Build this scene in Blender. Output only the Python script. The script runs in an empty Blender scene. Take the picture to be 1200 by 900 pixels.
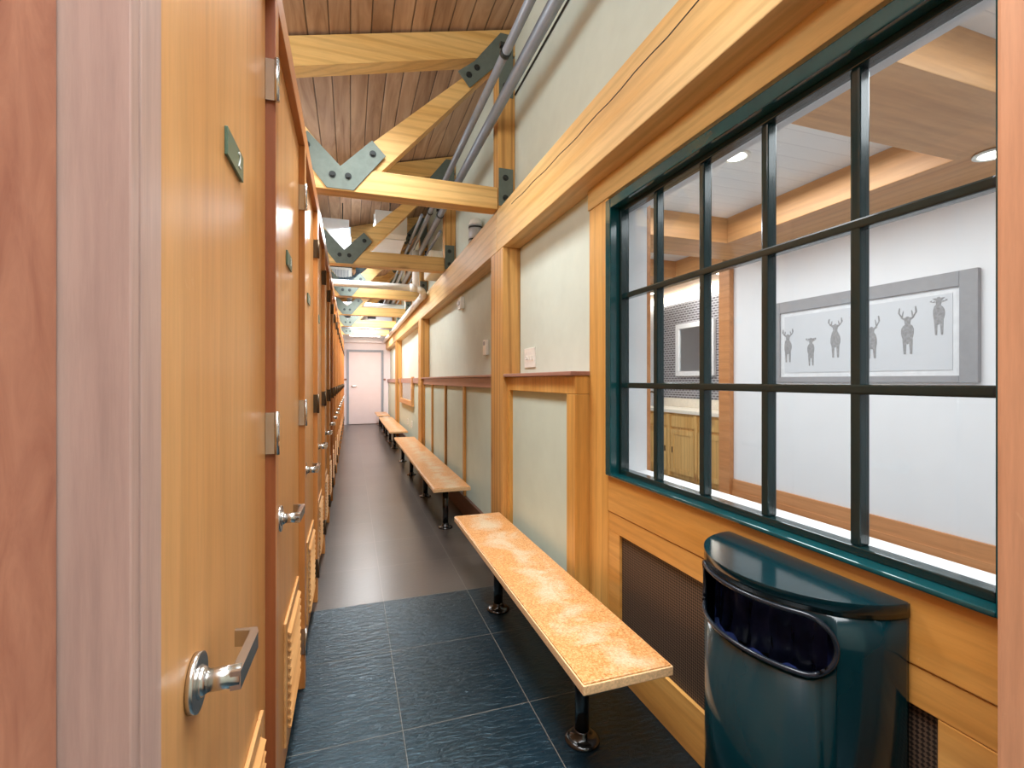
import bpy, bmesh, math, random
from mathutils import Vector, Matrix
random.seed(7)
C = bpy.context.scene
COL = C.collection
PI = math.pi

# ------------------------------------------------------------------ camera
YAW = math.atan(189 / 560)
HC = 1.35
cam_d = bpy.data.cameras.new('camera')
cam_d.sensor_width = 36
cam_d.lens = 560 / 1200 * 36
cam_d.shift_y = -4 / 1200
cam_d.clip_start = 0.02
cam = bpy.data.objects.new('camera', cam_d)
COL.objects.link(cam)
cam.location = (0, 0, HC)
cam.rotation_euler = (PI / 2, 0, -YAW)
C.camera = cam

# ------------------------------------------------------------------ world, exposure
w = bpy.data.worlds.new('world')
C.world = w
w.use_nodes = True
w.node_tree.nodes['Background'].inputs[0].default_value = (0.80, 0.88, 1.0, 1)
w.node_tree.nodes['Background'].inputs[1].default_value = 0.5
C.view_settings.view_transform = 'Standard'
C.view_settings.look = 'None'
C.view_settings.exposure = 0.95
C.view_settings.gamma = 1
C.view_settings.use_curve_mapping = False


def area(name, loc, target, sx, sy, power, col=(1, .95, .88), spread=None):
    d = bpy.data.lights.new(name, 'AREA')
    d.shape = 'RECTANGLE'
    d.size = sx
    d.size_y = sy
    d.energy = power
    d.color = col
    if spread:
        d.spread = spread
    o = bpy.data.objects.new(name, d)
    COL.objects.link(o)
    o.location = loc
    o.rotation_euler = (Vector(target) - Vector(loc)).to_track_quat('-Z', 'Y').to_euler()
    return o


WARM = (.93, .97, 1)
area('corridor_fill_light', (.10, -.10, 3.50), (.10, -.10, 0), 1.4, 2.4, 50, WARM, 1.9)  # unseen fill lamps added along the corridor roof to brighten it
area('corridor_fill_light', (.10, 2.65, 3.44), (.10, 2.65, 0), .6, .9, 22, WARM, 1.9)
area('corridor_fill_light', (.10, 6.60, 3.30), (.10, 6.60, 0), .4, 1.2, 46, WARM)
area('corridor_fill_light', (.20, 8.75, 3.00), (.20, 8.75, 0), .5, 1.2, 32, (.95, .98, 1))
area('corridor_fill_light', (.30, 10.9, 3.20), (.30, 10.9, 0), .5, 1.4, 46, (.96, .98, 1))
area('corridor_fill_light', (.40, 13.3, 2.75), (.40, 14.6, 0), .8, 1.0, 40, (1, .98, 1))
area('stall_ceiling_light', (-1.5, .3, 3.05), (1.2, 2.6, 2.6), .3, 1.2, 32, WARM)
area('stall_fill_uplight', (-1.1, 1.9, 2.75), (-.3, 2.4, 4), .3, 2.4, 16, WARM)  # added unseen uplights that lift the dark roof planks
area('stall_fill_uplight', (-1.1, 4.6, 2.75), (-.3, 4.8, 4), .3, 1.6, 12, WARM)
area('stall_fill_uplight', (-1.3, 11.0, 2.75), (-.3, 11.0, 4), .3, 4.5, 22, WARM)
area('lounge_ceiling_light', (2.5, 2.75, 2.84), (2.5, 2.75, 0), 1.4, 1.3, 23, (.90, .96, 1))
area('lounge_ceiling_light', (2.4, .30, 2.84), (2.4, .30, 0), 1.4, 1.5, 19, (.90, .96, 1))
area('lounge_ceiling_light', (2.7, 4.85, 2.84), (2.7, 4.85, 0), 1.2, .8, 17, (.90, .96, 1))
area('alcove_light', (4.22, 5.4, 2.60), (4.5, 5.4, 0), .3, 1.6, 11, (1, .97, .92))


# ------------------------------------------------------------------ materials
def lin(c):
    def f(v):
        v /= 255
        return v / 12.92 if v <= .04045 else ((v + .055) / 1.055) ** 2.4
    return (f(c[0]), f(c[1]), f(c[2]), 1)


def new_mat(name):
    m = bpy.data.materials.new(name)
    m.use_nodes = True
    nt = m.node_tree
    return m, nt, nt.nodes['Principled BSDF']


def nd(nt, t, **kw):
    n = nt.nodes.new(t)
    for k, v in kw.items():
        setattr(n, k, v)
    return n


def ramp(nt, fac, stops):
    r = nt.nodes.new('ShaderNodeValToRGB')
    e = r.color_ramp.elements
    while len(e) < len(stops):
        e.new(.5)
    for i, (p, c) in enumerate(stops):
        e[i].position = p
        e[i].color = c
    nt.links.new(fac, r.inputs[0])
    return r.outputs[0]


def mixc(nt, fac, a, b, mode='MIX'):
    n = nt.nodes.new('ShaderNodeMix')
    n.data_type = 'RGBA'
    n.blend_type = mode
    for sock, v in ((n.inputs[0], fac), (n.inputs[6], a), (n.inputs[7], b)):
        if isinstance(v, (int, float)):
            sock.default_value = v
        elif isinstance(v, tuple):
            sock.default_value = v
        else:
            nt.links.new(v, sock)
    return n.outputs[2]


def objcoord(nt, scale=(1, 1, 1), rnd=True):
    tc = nd(nt, 'ShaderNodeTexCoord')
    out = tc.outputs['Object']
    if rnd:
        oi = nd(nt, 'ShaderNodeObjectInfo')
        ml = nd(nt, 'ShaderNodeMath', operation='MULTIPLY')
        ml.inputs[1].default_value = 17.0
        nt.links.new(oi.outputs['Random'], ml.inputs[0])
        ad = nd(nt, 'ShaderNodeVectorMath', operation='ADD')
        nt.links.new(out, ad.inputs[0])
        nt.links.new(ml.outputs[0], ad.inputs[1])
        out = ad.outputs[0]
    mp = nd(nt, 'ShaderNodeMapping')
    mp.inputs['Scale'].default_value = scale
    nt.links.new(out, mp.inputs['Vector'])
    return mp.outputs[0]


def noise(nt, vec, scale, detail=4, rough=.55, dist=0):
    n = nd(nt, 'ShaderNodeTexNoise')
    n.inputs['Scale'].default_value = scale
    n.inputs['Detail'].default_value = detail
    n.inputs['Roughness'].default_value = rough
    n.inputs['Distortion'].default_value = dist
    nt.links.new(vec, n.inputs['Vector'])
    return n.outputs['Fac']


def bump(nt, b, h, strength=.2, dist=.01):
    n = nd(nt, 'ShaderNodeBump')
    n.inputs['Strength'].default_value = strength
    n.inputs['Distance'].default_value = dist
    nt.links.new(h, n.inputs['Height'])
    nt.links.new(n.outputs[0], b.inputs['Normal'])


def wood(name, light, dark, axis='Z', s=7, rough=.38, fig=.5, coat=0.0, wear=0.0, knots=False, bumpy=.06):
    m, nt, b = new_mat(name)
    st = .07
    sc = {'X': (st, 1, 1), 'Y': (1, st, 1), 'Z': (1, 1, st)}[axis]
    v = objcoord(nt, sc)
    broad = noise(nt, v, s, 3, .5, .6)
    fine = noise(nt, v, s * 14, 4, .65)
    mid = tuple((lin(light)[i] + lin(dark)[i]) / 2 for i in range(3)) + (1,)
    c = ramp(nt, broad, [(.3, lin(dark)), (.5, mid), (.72, lin(light))])
    wv = nd(nt, 'ShaderNodeTexWave', wave_type='RINGS', rings_direction=axis)
    wv.inputs['Scale'].default_value = s * 1.2
    wv.inputs['Distortion'].default_value = 5
    wv.inputs['Detail'].default_value = 2
    nt.links.new(v, wv.inputs['Vector'])
    dk = tuple(x * .62 for x in lin(dark)[:3]) + (1,)
    rg = ramp(nt, wv.outputs['Fac'], [(.0, (fig, fig, fig, 1)), (.35, (0, 0, 0, 1)), (1, (0, 0, 0, 1))])
    c = mixc(nt, rg, c, dk)
    g = ramp(nt, fine, [(.35, (.78, .78, .78, 1)), (.6, (1, 1, 1, 1))])
    c = mixc(nt, .55, c, g, 'MULTIPLY')
    if knots:
        kv = objcoord(nt, {'X': (.45, 1, 1), 'Y': (1, .45, 1), 'Z': (1, 1, .45)}[axis])
        vo = nd(nt, 'ShaderNodeTexVoronoi')
        vo.inputs['Scale'].default_value = 3.2
        nt.links.new(kv, vo.inputs['Vector'])
        kr = ramp(nt, vo.outputs['Distance'], [(.0, (.85, .85, .85, 1)), (.07, (.45, .45, .45, 1)), (.13, (0, 0, 0, 1))])
        c = mixc(nt, kr, c, lin((120, 66, 30)))
    if wear:
        wn = noise(nt, objcoord(nt, (1, 1, .5)), 26, 8, .72, 1.2)
        wm = ramp(nt, wn, [(.66, (0, 0, 0, 1)), (.74, (wear, wear, wear, 1))])
        c = mixc(nt, wm, c, lin((226, 190, 150)))
    nt.links.new(c, b.inputs['Base Color'])
    b.inputs['Roughness'].default_value = rough
    b.inputs['Coat Weight'].default_value = coat
    b.inputs['Coat Roughness'].default_value = .15
    bump(nt, b, fine, bumpy, .004)
    return m


def flat(name, col, rough=.5, metal=0, n_amt=.06, n_scale=30, coat=0, spec=.5, bmp=0):
    m, nt, b = new_mat(name)
    f = noise(nt, objcoord(nt), n_scale, 4)
    a = tuple(x * (1 - n_amt) for x in lin(col)[:3]) + (1,)
    z = tuple(min(1, x * (1 + n_amt)) for x in lin(col)[:3]) + (1,)
    nt.links.new(ramp(nt, f, [(.3, a), (.7, z)]), b.inputs['Base Color'])
    b.inputs['Roughness'].default_value = rough
    b.inputs['Metallic'].default_value = metal
    b.inputs['Coat Weight'].default_value = coat
    b.inputs['Coat Roughness'].default_value = .08
    b.inputs['Specular IOR Level'].default_value = spec
    if bmp:
        bump(nt, b, f, bmp, .004)
    return m


def emit(name, col, strength):
    m, nt, b = new_mat(name)
    b.inputs['Base Color'].default_value = lin(col)
    b.inputs['Emission Color'].default_value = lin(col)
    b.inputs['Emission Strength'].default_value = strength
    return m


def mottled(name, light, dark, axis='Z', s=6, rough=.4, *a):
    m, nt, b = new_mat(name)
    n = noise(nt, objcoord(nt, (1, 1, .35)), 22, 6, .65, .8)
    n2 = noise(nt, objcoord(nt, (1, 1, .3)), 3, 3)
    c = ramp(nt, n, [(.3, lin(dark)), (.68, lin(light))])
    g = ramp(nt, n2, [(.35, (.8, .76, .8, 1)), (.65, (1, 1, 1, 1))])
    nt.links.new(mixc(nt, .8, c, g, 'MULTIPLY'), b.inputs['Base Color'])
    b.inputs['Roughness'].default_value = rough
    return m


M = {}
M['door'] = wood('door_veneer', (226, 170, 108), (206, 142, 76), 'Z', 3.2, .42, .12, .08, .35)
M['door_red'] = mottled('red_shaded_wood', (194, 136, 108), (160, 100, 78), 'Z', 6, .4, .1, .1, .15)  # nearest door in shade, the reddish shade mixed into its wood colour
M['pilaster'] = wood('pilaster_wood', (218, 152, 84), (190, 116, 54), 'Z', 5, .35, .2, .2)
M['pilaster_mauve'] = wood('mauve_wood', (206, 176, 164), (184, 152, 142), 'Z', 8, .45, .12, .05, .2)
M['edge'] = wood('brown_shade_face', (150, 84, 46), (122, 62, 32), 'Z', 5, .45, .1)  # shade on the first upright's near face, put into a browner wood
M['header'] = wood('header_wood', (204, 132, 66), (176, 100, 42), 'Y', 5, .38, .2, .2)
M['louver'] = wood('louver_wood', (224, 172, 112), (200, 140, 80), 'Y', 6, .4, .1)
M['timber_y'] = wood('timber_along', (228, 194, 136), (210, 164, 98), 'Y', 5, .5, .35, 0, 0, True)
M['timber_x'] = wood('timber_across', (226, 188, 122), (208, 160, 88), 'X', 5, .5, .35, 0, 0, True)
M['timber_z'] = wood('timber_upright', (218, 170, 98), (194, 136, 68), 'Z', 5, .5, .7, 0, 0, True)
M['post_pink'] = wood('pale_post_wood', (208, 158, 122), (190, 134, 98), 'Z', 7, .5, .15, 0, .25)
M['trim_z'] = wood('trim_upright', (226, 176, 100), (204, 144, 66), 'Z', 6, .38, .25, .15, .12)
M['trim_y'] = wood('trim_along', (224, 172, 98), (200, 138, 62), 'Y', 6, .38, .25, .15, .2)
M['trim_pale'] = wood('pale_trim', (226, 192, 128), (206, 164, 96), 'Y', 6, .42, .2)
M['rail_mauve'] = wood('mauve_rail', (176, 132, 116), (150, 104, 88), 'Y', 6, .4, .2)
M['base_dark'] = wood('dark_baseboard', (130, 86, 62), (100, 60, 40), 'Y', 6, .4, .2)
M['wall'] = flat('beige_plaster', (204, 213, 200), .75, 0, .03, 8)
M['panel'] = flat('panel_paint', (196, 208, 192), .6, 0, .03, 6)
M['white'] = flat('white_plaster', (232, 232, 234), .8, 0, .015, 6)
M['white_far'] = flat('white_pink_paint', (236, 226, 226), .7, 0, .02, 6)
M['door_white'] = flat('white_door_paint', (232, 216, 214), .5, 0, .02, 4)
M['grey_frame'] = flat('grey_frame_paint', (150, 156, 164), .5)
M['teal'] = flat('teal_gloss_paint', (8, 66, 70), .14, 0, .12, 14, .6)
M['teal_dark'] = flat('teal_dark_paint', (9, 36, 37), .22, 0, .12, 14, .4)
M['bin'] = flat('bin_green_enamel', (3, 36, 42), .14, 0, .1, 5, .2, .35)
M['bin_rim'] = flat('bin_black_rim', (26, 32, 40), .25)
M['bin_in'] = flat('bin_inside', (10, 10, 14), .5)
M['bag'] = flat('dark_blue_bag', (44, 56, 108), .16, 0, .5, 14, .5, .6, .6)
M['black'] = flat('black_enamel', (14, 14, 15), .22, 0, .1, 30, .5)
M['steel'] = flat('grey_green_steel', (100, 110, 102), .5, .3, .1, 20)
M['bolt'] = flat('dark_bolt', (52, 56, 56), .4, .6)
M['chrome'] = flat('satin_chrome', (206, 204, 200), .24, 1, .04, 40)
M['bronze'] = flat('bronze_hinge', (94, 78, 60), .4, .8)
M['conduit'] = flat('grey_conduit', (140, 148, 158), .42, .35, .06, 12)
M['cable'] = flat('black_cable', (30, 30, 30), .6)
M['pvc'] = flat('white_pvc', (232, 230, 226), .4, 0, .03, 8)
M['duct'] = flat('galvanised_duct', (196, 202, 208), .45, .25, .06, 6)
M['dark_duct'] = flat('dark_flex_duct', (70, 84, 92), .6)
M['plastic'] = flat('white_plastic', (232, 232, 224), .4)
M['sign'] = flat('sign_green', (92, 120, 104), .35, .3, .08, 6)
M['sign_white'] = flat('sign_white', (236, 238, 232), .5)
M['mirror'] = flat('mirror_glass', (220, 226, 230), .03, 1, 0.0, 5)
M['picture_frame'] = flat('grey_picture_frame', (150, 150, 153), .5, 0, .05, 20)
M['paper'] = flat('picture_paper', (206, 208, 212), .7, 0, .01, 8)
M['mount'] = flat('picture_mount', (224, 224, 226), .7)
M['ink'] = flat('deer_ink', (150, 150, 152), .8, 0, .22, 60)
M['lamp'] = emit('lamp_lens', (255, 250, 240), 6)
M['cove'] = emit('cove_lens', (255, 248, 235), 3.0)
M['lounge_wood'] = wood('lounge_beam_wood', (218, 166, 114), (196, 136, 82), 'Y', 3, .45, .25)
M['lounge_wood_x'] = wood('lounge_beam_wood_across', (220, 170, 120), (200, 144, 92), 'X', 3, .45, .25)
M['lounge_base'] = wood('lounge_base_wood', (212, 150, 100), (192, 124, 72), 'Y', 5, .4, .2)
M['cabinet'] = wood('pine_cabinet', (232, 188, 120), (210, 156, 86), 'Z', 6, .45, .3, 0, 0, True)
M['carpet'] = flat('grey_carpet', (150, 150, 152), .95, 0, .15, 120)
M['counter'] = flat('cream_counter', (236, 226, 210), .3)


def glass_mat():
    m = bpy.data.materials.new('window_glass')
    m.use_nodes = True
    nt = m.node_tree
    nt.nodes.clear()
    o = nd(nt, 'ShaderNodeOutputMaterial')
    mx = nd(nt, 'ShaderNodeMixShader')
    tr = nd(nt, 'ShaderNodeBsdfTransparent')
    gl = nd(nt, 'ShaderNodeBsdfGlossy')
    gl.inputs['Roughness'].default_value = .01
    tr.inputs[0].default_value = (.97, .985, .98, 1)
    lw = nd(nt, 'ShaderNodeLayerWeight')
    lw.inputs[0].default_value = .5
    pw = nd(nt, 'ShaderNodeMath', operation='POWER')
    pw.inputs[1].default_value = 5
    nt.links.new(lw.outputs['Facing'], pw.inputs[0])
    fr = nd(nt, 'ShaderNodeMath', operation='MULTIPLY_ADD')
    fr.inputs[1].default_value = .9
    fr.inputs[2].default_value = .03
    nt.links.new(pw.outputs[0], fr.inputs[0])
    nt.links.new(fr.outputs[0], mx.inputs[0])
    nt.links.new(tr.outputs[0], mx.inputs[1])
    nt.links.new(gl.outputs[0], mx.inputs[2])
    nt.links.new(mx.outputs[0], o.inputs[0])
    return m


M['glass'] = glass_mat()


def floor_mat():
    m, nt, b = new_mat('slate_tile')
    tc = nd(nt, 'ShaderNodeTexCoord')
    mp = nd(nt, 'ShaderNodeMapping')
    mp.inputs['Location'].default_value = (-.19 + .52 * 4, -3.02 + .57 * 10, 0)
    nt.links.new(tc.outputs['Object'], mp.inputs[0])
    br = nd(nt, 'ShaderNodeTexBrick', offset=0.0, squash=1.0)
    br.inputs['Scale'].default_value = 1
    br.inputs['Mortar Size'].default_value = .0022
    br.inputs['Mortar Smooth'].default_value = .2
    br.inputs['Brick Width'].default_value = .52
    br.inputs['Row Height'].default_value = .57
    br.inputs['Color1'].default_value = (.35, .35, .35, 1)
    br.inputs['Color2'].default_value = (.75, .75, .75, 1)
    br.inputs['Mortar'].default_value = (.5, .5, .5, 1)
    nt.links.new(mp.outputs[0], br.inputs['Vector'])
    sp = nd(nt, 'ShaderNodeSeparateXYZ')
    nt.links.new(tc.outputs['Object'], sp.inputs[0])
    gt = nd(nt, 'ShaderNodeMath', operation='GREATER_THAN')
    gt.inputs[1].default_value = 3.02
    nt.links.new(sp.outputs['Y'], gt.inputs[0])
    v = objcoord(nt, (1, 1, 1), False)
    n1 = noise(nt, v, 2.2, 2, .5)
    brown = ramp(nt, n1, [(.3, lin((62, 55, 50))), (.7, lin((72, 64, 59)))])
    blue = ramp(nt, n1, [(.3, lin((7, 18, 24))), (.7, lin((12, 29, 38)))])
    c = mixc(nt, gt.outputs[0], blue, brown)
    c = mixc(nt, .45, c, br.outputs['Color'], 'OVERLAY')
    c = mixc(nt, br.outputs['Fac'], c, lin((98, 92, 84)))
    nt.links.new(c, b.inputs['Base Color'])
    # riven slate: slanting ripples, stronger on the blue-black tiles in front
    mr = nd(nt, 'ShaderNodeMapping')
    mr.inputs['Rotation'].default_value = (0, 0, math.radians(-32))
    mr.inputs['Scale'].default_value = (1.5, 5, 1)
    nt.links.new(tc.outputs['Object'], mr.inputs[0])
    rip = noise(nt, mr.outputs[0], 11, 5, .6, .8)
    st = nd(nt, 'ShaderNodeMapRange')
    st.inputs['To Min'].default_value = .75
    st.inputs['To Max'].default_value = .10
    nt.links.new(gt.outputs[0], st.inputs['Value'])
    h = nd(nt, 'ShaderNodeMath', operation='SUBTRACT')
    nt.links.new(rip, h.inputs[0])
    nt.links.new(br.outputs['Fac'], h.inputs[1])
    bm_ = nd(nt, 'ShaderNodeBump')
    bm_.inputs['Distance'].default_value = .006
    nt.links.new(st.outputs[0], bm_.inputs['Strength'])
    nt.links.new(h.outputs[0], bm_.inputs['Height'])
    nt.links.new(bm_.outputs[0], b.inputs['Normal'])
    b.inputs['Roughness'].default_value = .28
    nt.links.new(mixc(nt, gt.outputs[0], (.50, .82, 1, 1), (1, .97, .94, 1)), b.inputs['Specular Tint'])  # bluish sheen of the front tiles put into the specular tint
    b.inputs['Specular IOR Level'].default_value = .65
    return m


M['floor'] = floor_mat()


def plank_mat():
    m, nt, b = new_mat('ceiling_planks')
    tc = nd(nt, 'ShaderNodeTexCoord')
    sp = nd(nt, 'ShaderNodeSeparateXYZ')
    nt.links.new(tc.outputs['Object'], sp.inputs[0])
    dv = nd(nt, 'ShaderNodeMath', operation='DIVIDE')
    dv.inputs[1].default_value = .135
    nt.links.new(sp.outputs['X'], dv.inputs[0])
    fl = nd(nt, 'ShaderNodeMath', operation='FLOOR')
    nt.links.new(dv.outputs[0], fl.inputs[0])
    fr = nd(nt, 'ShaderNodeMath', operation='FRACT')
    nt.links.new(dv.outputs[0], fr.inputs[0])
    wn = nd(nt, 'ShaderNodeTexWhiteNoise', noise_dimensions='1D')
    nt.links.new(fl.outputs[0], wn.inputs['W'])
    cb = nd(nt, 'ShaderNodeCombineXYZ')
    nt.links.new(sp.outputs['X'], cb.inputs[0])
    ya = nd(nt, 'ShaderNodeMath', operation='MULTIPLY')
    ya.inputs[1].default_value = .09
    nt.links.new(sp.outputs['Y'], ya.inputs[0])
    yb = nd(nt, 'ShaderNodeMath', operation='MULTIPLY_ADD')
    yb.inputs[1].default_value = 9
    nt.links.new(wn.outputs['Value'], yb.inputs[0])
    nt.links.new(ya.outputs[0], yb.inputs[2])
    nt.links.new(yb.outputs[0], cb.inputs[1])
    n = noise(nt, cb.outputs[0], 9, 4, .6, 1.5)
    c = ramp(nt, n, [(.3, lin((150, 112, 82))), (.55, lin((186, 150, 118))), (.75, lin((204, 172, 142)))])
    tone = ramp(nt, wn.outputs['Value'], [(0, (.72, .68, .66, 1)), (1, (1, 1, 1, 1))])
    c = mixc(nt, .8, c, tone, 'MULTIPLY')
    gr = ramp(nt, fr.outputs[0], [(0, (.12, .08, .06, 1)), (.05, (1, 1, 1, 1)), (.95, (1, 1, 1, 1)), (1, (.12, .08, .06, 1))])
    c = mixc(nt, 1.0, c, gr, 'MULTIPLY')
    nt.links.new(c, b.inputs['Base Color'])
    b.inputs['Roughness'].default_value = .55
    bump(nt, b, gr, .6, .01)
    return m


M['planks'] = plank_mat()


def board_mat():
    m, nt, b = new_mat('white_board_ceiling')
    tc = nd(nt, 'ShaderNodeTexCoord')
    sp = nd(nt, 'ShaderNodeSeparateXYZ')
    nt.links.new(tc.outputs['Object'], sp.inputs[0])
    dv = nd(nt, 'ShaderNodeMath', operation='DIVIDE')
    dv.inputs[1].default_value = .14
    nt.links.new(sp.outputs['Y'], dv.inputs[0])
    fr = nd(nt, 'ShaderNodeMath', operation='FRACT')
    nt.links.new(dv.outputs[0], fr.inputs[0])
    g = ramp(nt, fr.outputs[0], [(0, (.62, .62, .62, 1)), (.06, (.80, .80, .79, 1)), (1, (.82, .82, .81, 1))])
    nt.links.new(g, b.inputs['Base Color'])
    b.inputs['Roughness'].default_value = .6
    return m


M['boards'] = board_mat()


def mesh_mat():
    m, nt, b = new_mat('brown_metal_mesh')
    tc = nd(nt, 'ShaderNodeTexCoord')
    ck = nd(nt, 'ShaderNodeTexChecker')
    ck.inputs['Scale'].default_value = 130
    mp = nd(nt, 'ShaderNodeMapping')
    mp.inputs['Rotation'].default_value = (math.radians(45), 0, 0)
    nt.links.new(tc.outputs['Object'], mp.inputs[0])
    nt.links.new(mp.outputs[0], ck.inputs['Vector'])
    ck.inputs['Color1'].default_value = lin((104, 84, 68))
    ck.inputs['Color2'].default_value = lin((36, 29, 24))
    nt.links.new(ck.outputs[0], b.inputs['Base Color'])
    b.inputs['Roughness'].default_value = .55
    b.inputs['Metallic'].default_value = .25
    bump(nt, b, ck.outputs['Fac'], .5, .002)
    return m


M['mesh'] = mesh_mat()


def bench_mat():
    m, nt, b = new_mat('worn_speckled_bench')
    v = objcoord(nt, (1, 1, 1))
    n1 = noise(nt, v, 120, 6, .75)
    n2 = noise(nt, v, 5, 6, .65, .8)
    c = ramp(nt, n1, [(.3, lin((138, 80, 36))), (.48, lin((204, 140, 80))), (.62, lin((222, 178, 126)))])
    tc = nd(nt, 'ShaderNodeTexCoord')
    sp = nd(nt, 'ShaderNodeSeparateXYZ')
    nt.links.new(tc.outputs['Object'], sp.inputs[0])
    ab = nd(nt, 'ShaderNodeMath', operation='ABSOLUTE')
    nt.links.new(sp.outputs['X'], ab.inputs[0])
    ma = nd(nt, 'ShaderNodeMath', operation='MULTIPLY_ADD')
    ma.inputs[1].default_value = -1.7
    nt.links.new(ab.outputs[0], ma.inputs[0])
    nt.links.new(n2, ma.inputs[2])
    wm = ramp(nt, ma.outputs[0], [(.34, (0, 0, 0, 1)), (.54, (.75, .75, .75, 1))])
    pale = ramp(nt, n1, [(.35, lin((196, 178, 142))), (.6, lin((214, 200, 172)))])
    c = mixc(nt, wm, c, pale)
    nt.links.new(c, b.inputs['Base Color'])
    b.inputs['Roughness'].default_value = .32
    bump(nt, b, n1, .12, .002)
    return m


M['bench'] = bench_mat()
M['bench_edge'] = flat('bench_edge', (226, 186, 138), .4, 0, .22, 140)


def tile_mat():
    m, nt, b = new_mat('mosaic_tile')
    tc = nd(nt, 'ShaderNodeTexCoord')
    sp = nd(nt, 'ShaderNodeSeparateXYZ')
    nt.links.new(tc.outputs['Object'], sp.inputs[0])
    cb = nd(nt, 'ShaderNodeCombineXYZ')
    nt.links.new(sp.outputs['Y'], cb.inputs[0])
    nt.links.new(sp.outputs['Z'], cb.inputs[1])
    br = nd(nt, 'ShaderNodeTexBrick')
    br.inputs['Scale'].default_value = 1
    br.inputs['Brick Width'].default_value = .07
    br.inputs['Row Height'].default_value = .035
    br.inputs['Mortar Size'].default_value = .006
    br.inputs['Color1'].default_value = lin((76, 74, 82))
    br.inputs['Color2'].default_value = lin((112, 110, 118))
    br.inputs['Mortar'].default_value = lin((186, 186, 190))
    nt.links.new(cb.outputs[0], br.inputs['Vector'])
    nt.links.new(br.outputs['Color'], b.inputs['Base Color'])
    b.inputs['Roughness'].default_value = .3
    return m


M['tile'] = tile_mat()

# ------------------------------------------------------------------ builders
ORG = {}


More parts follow.
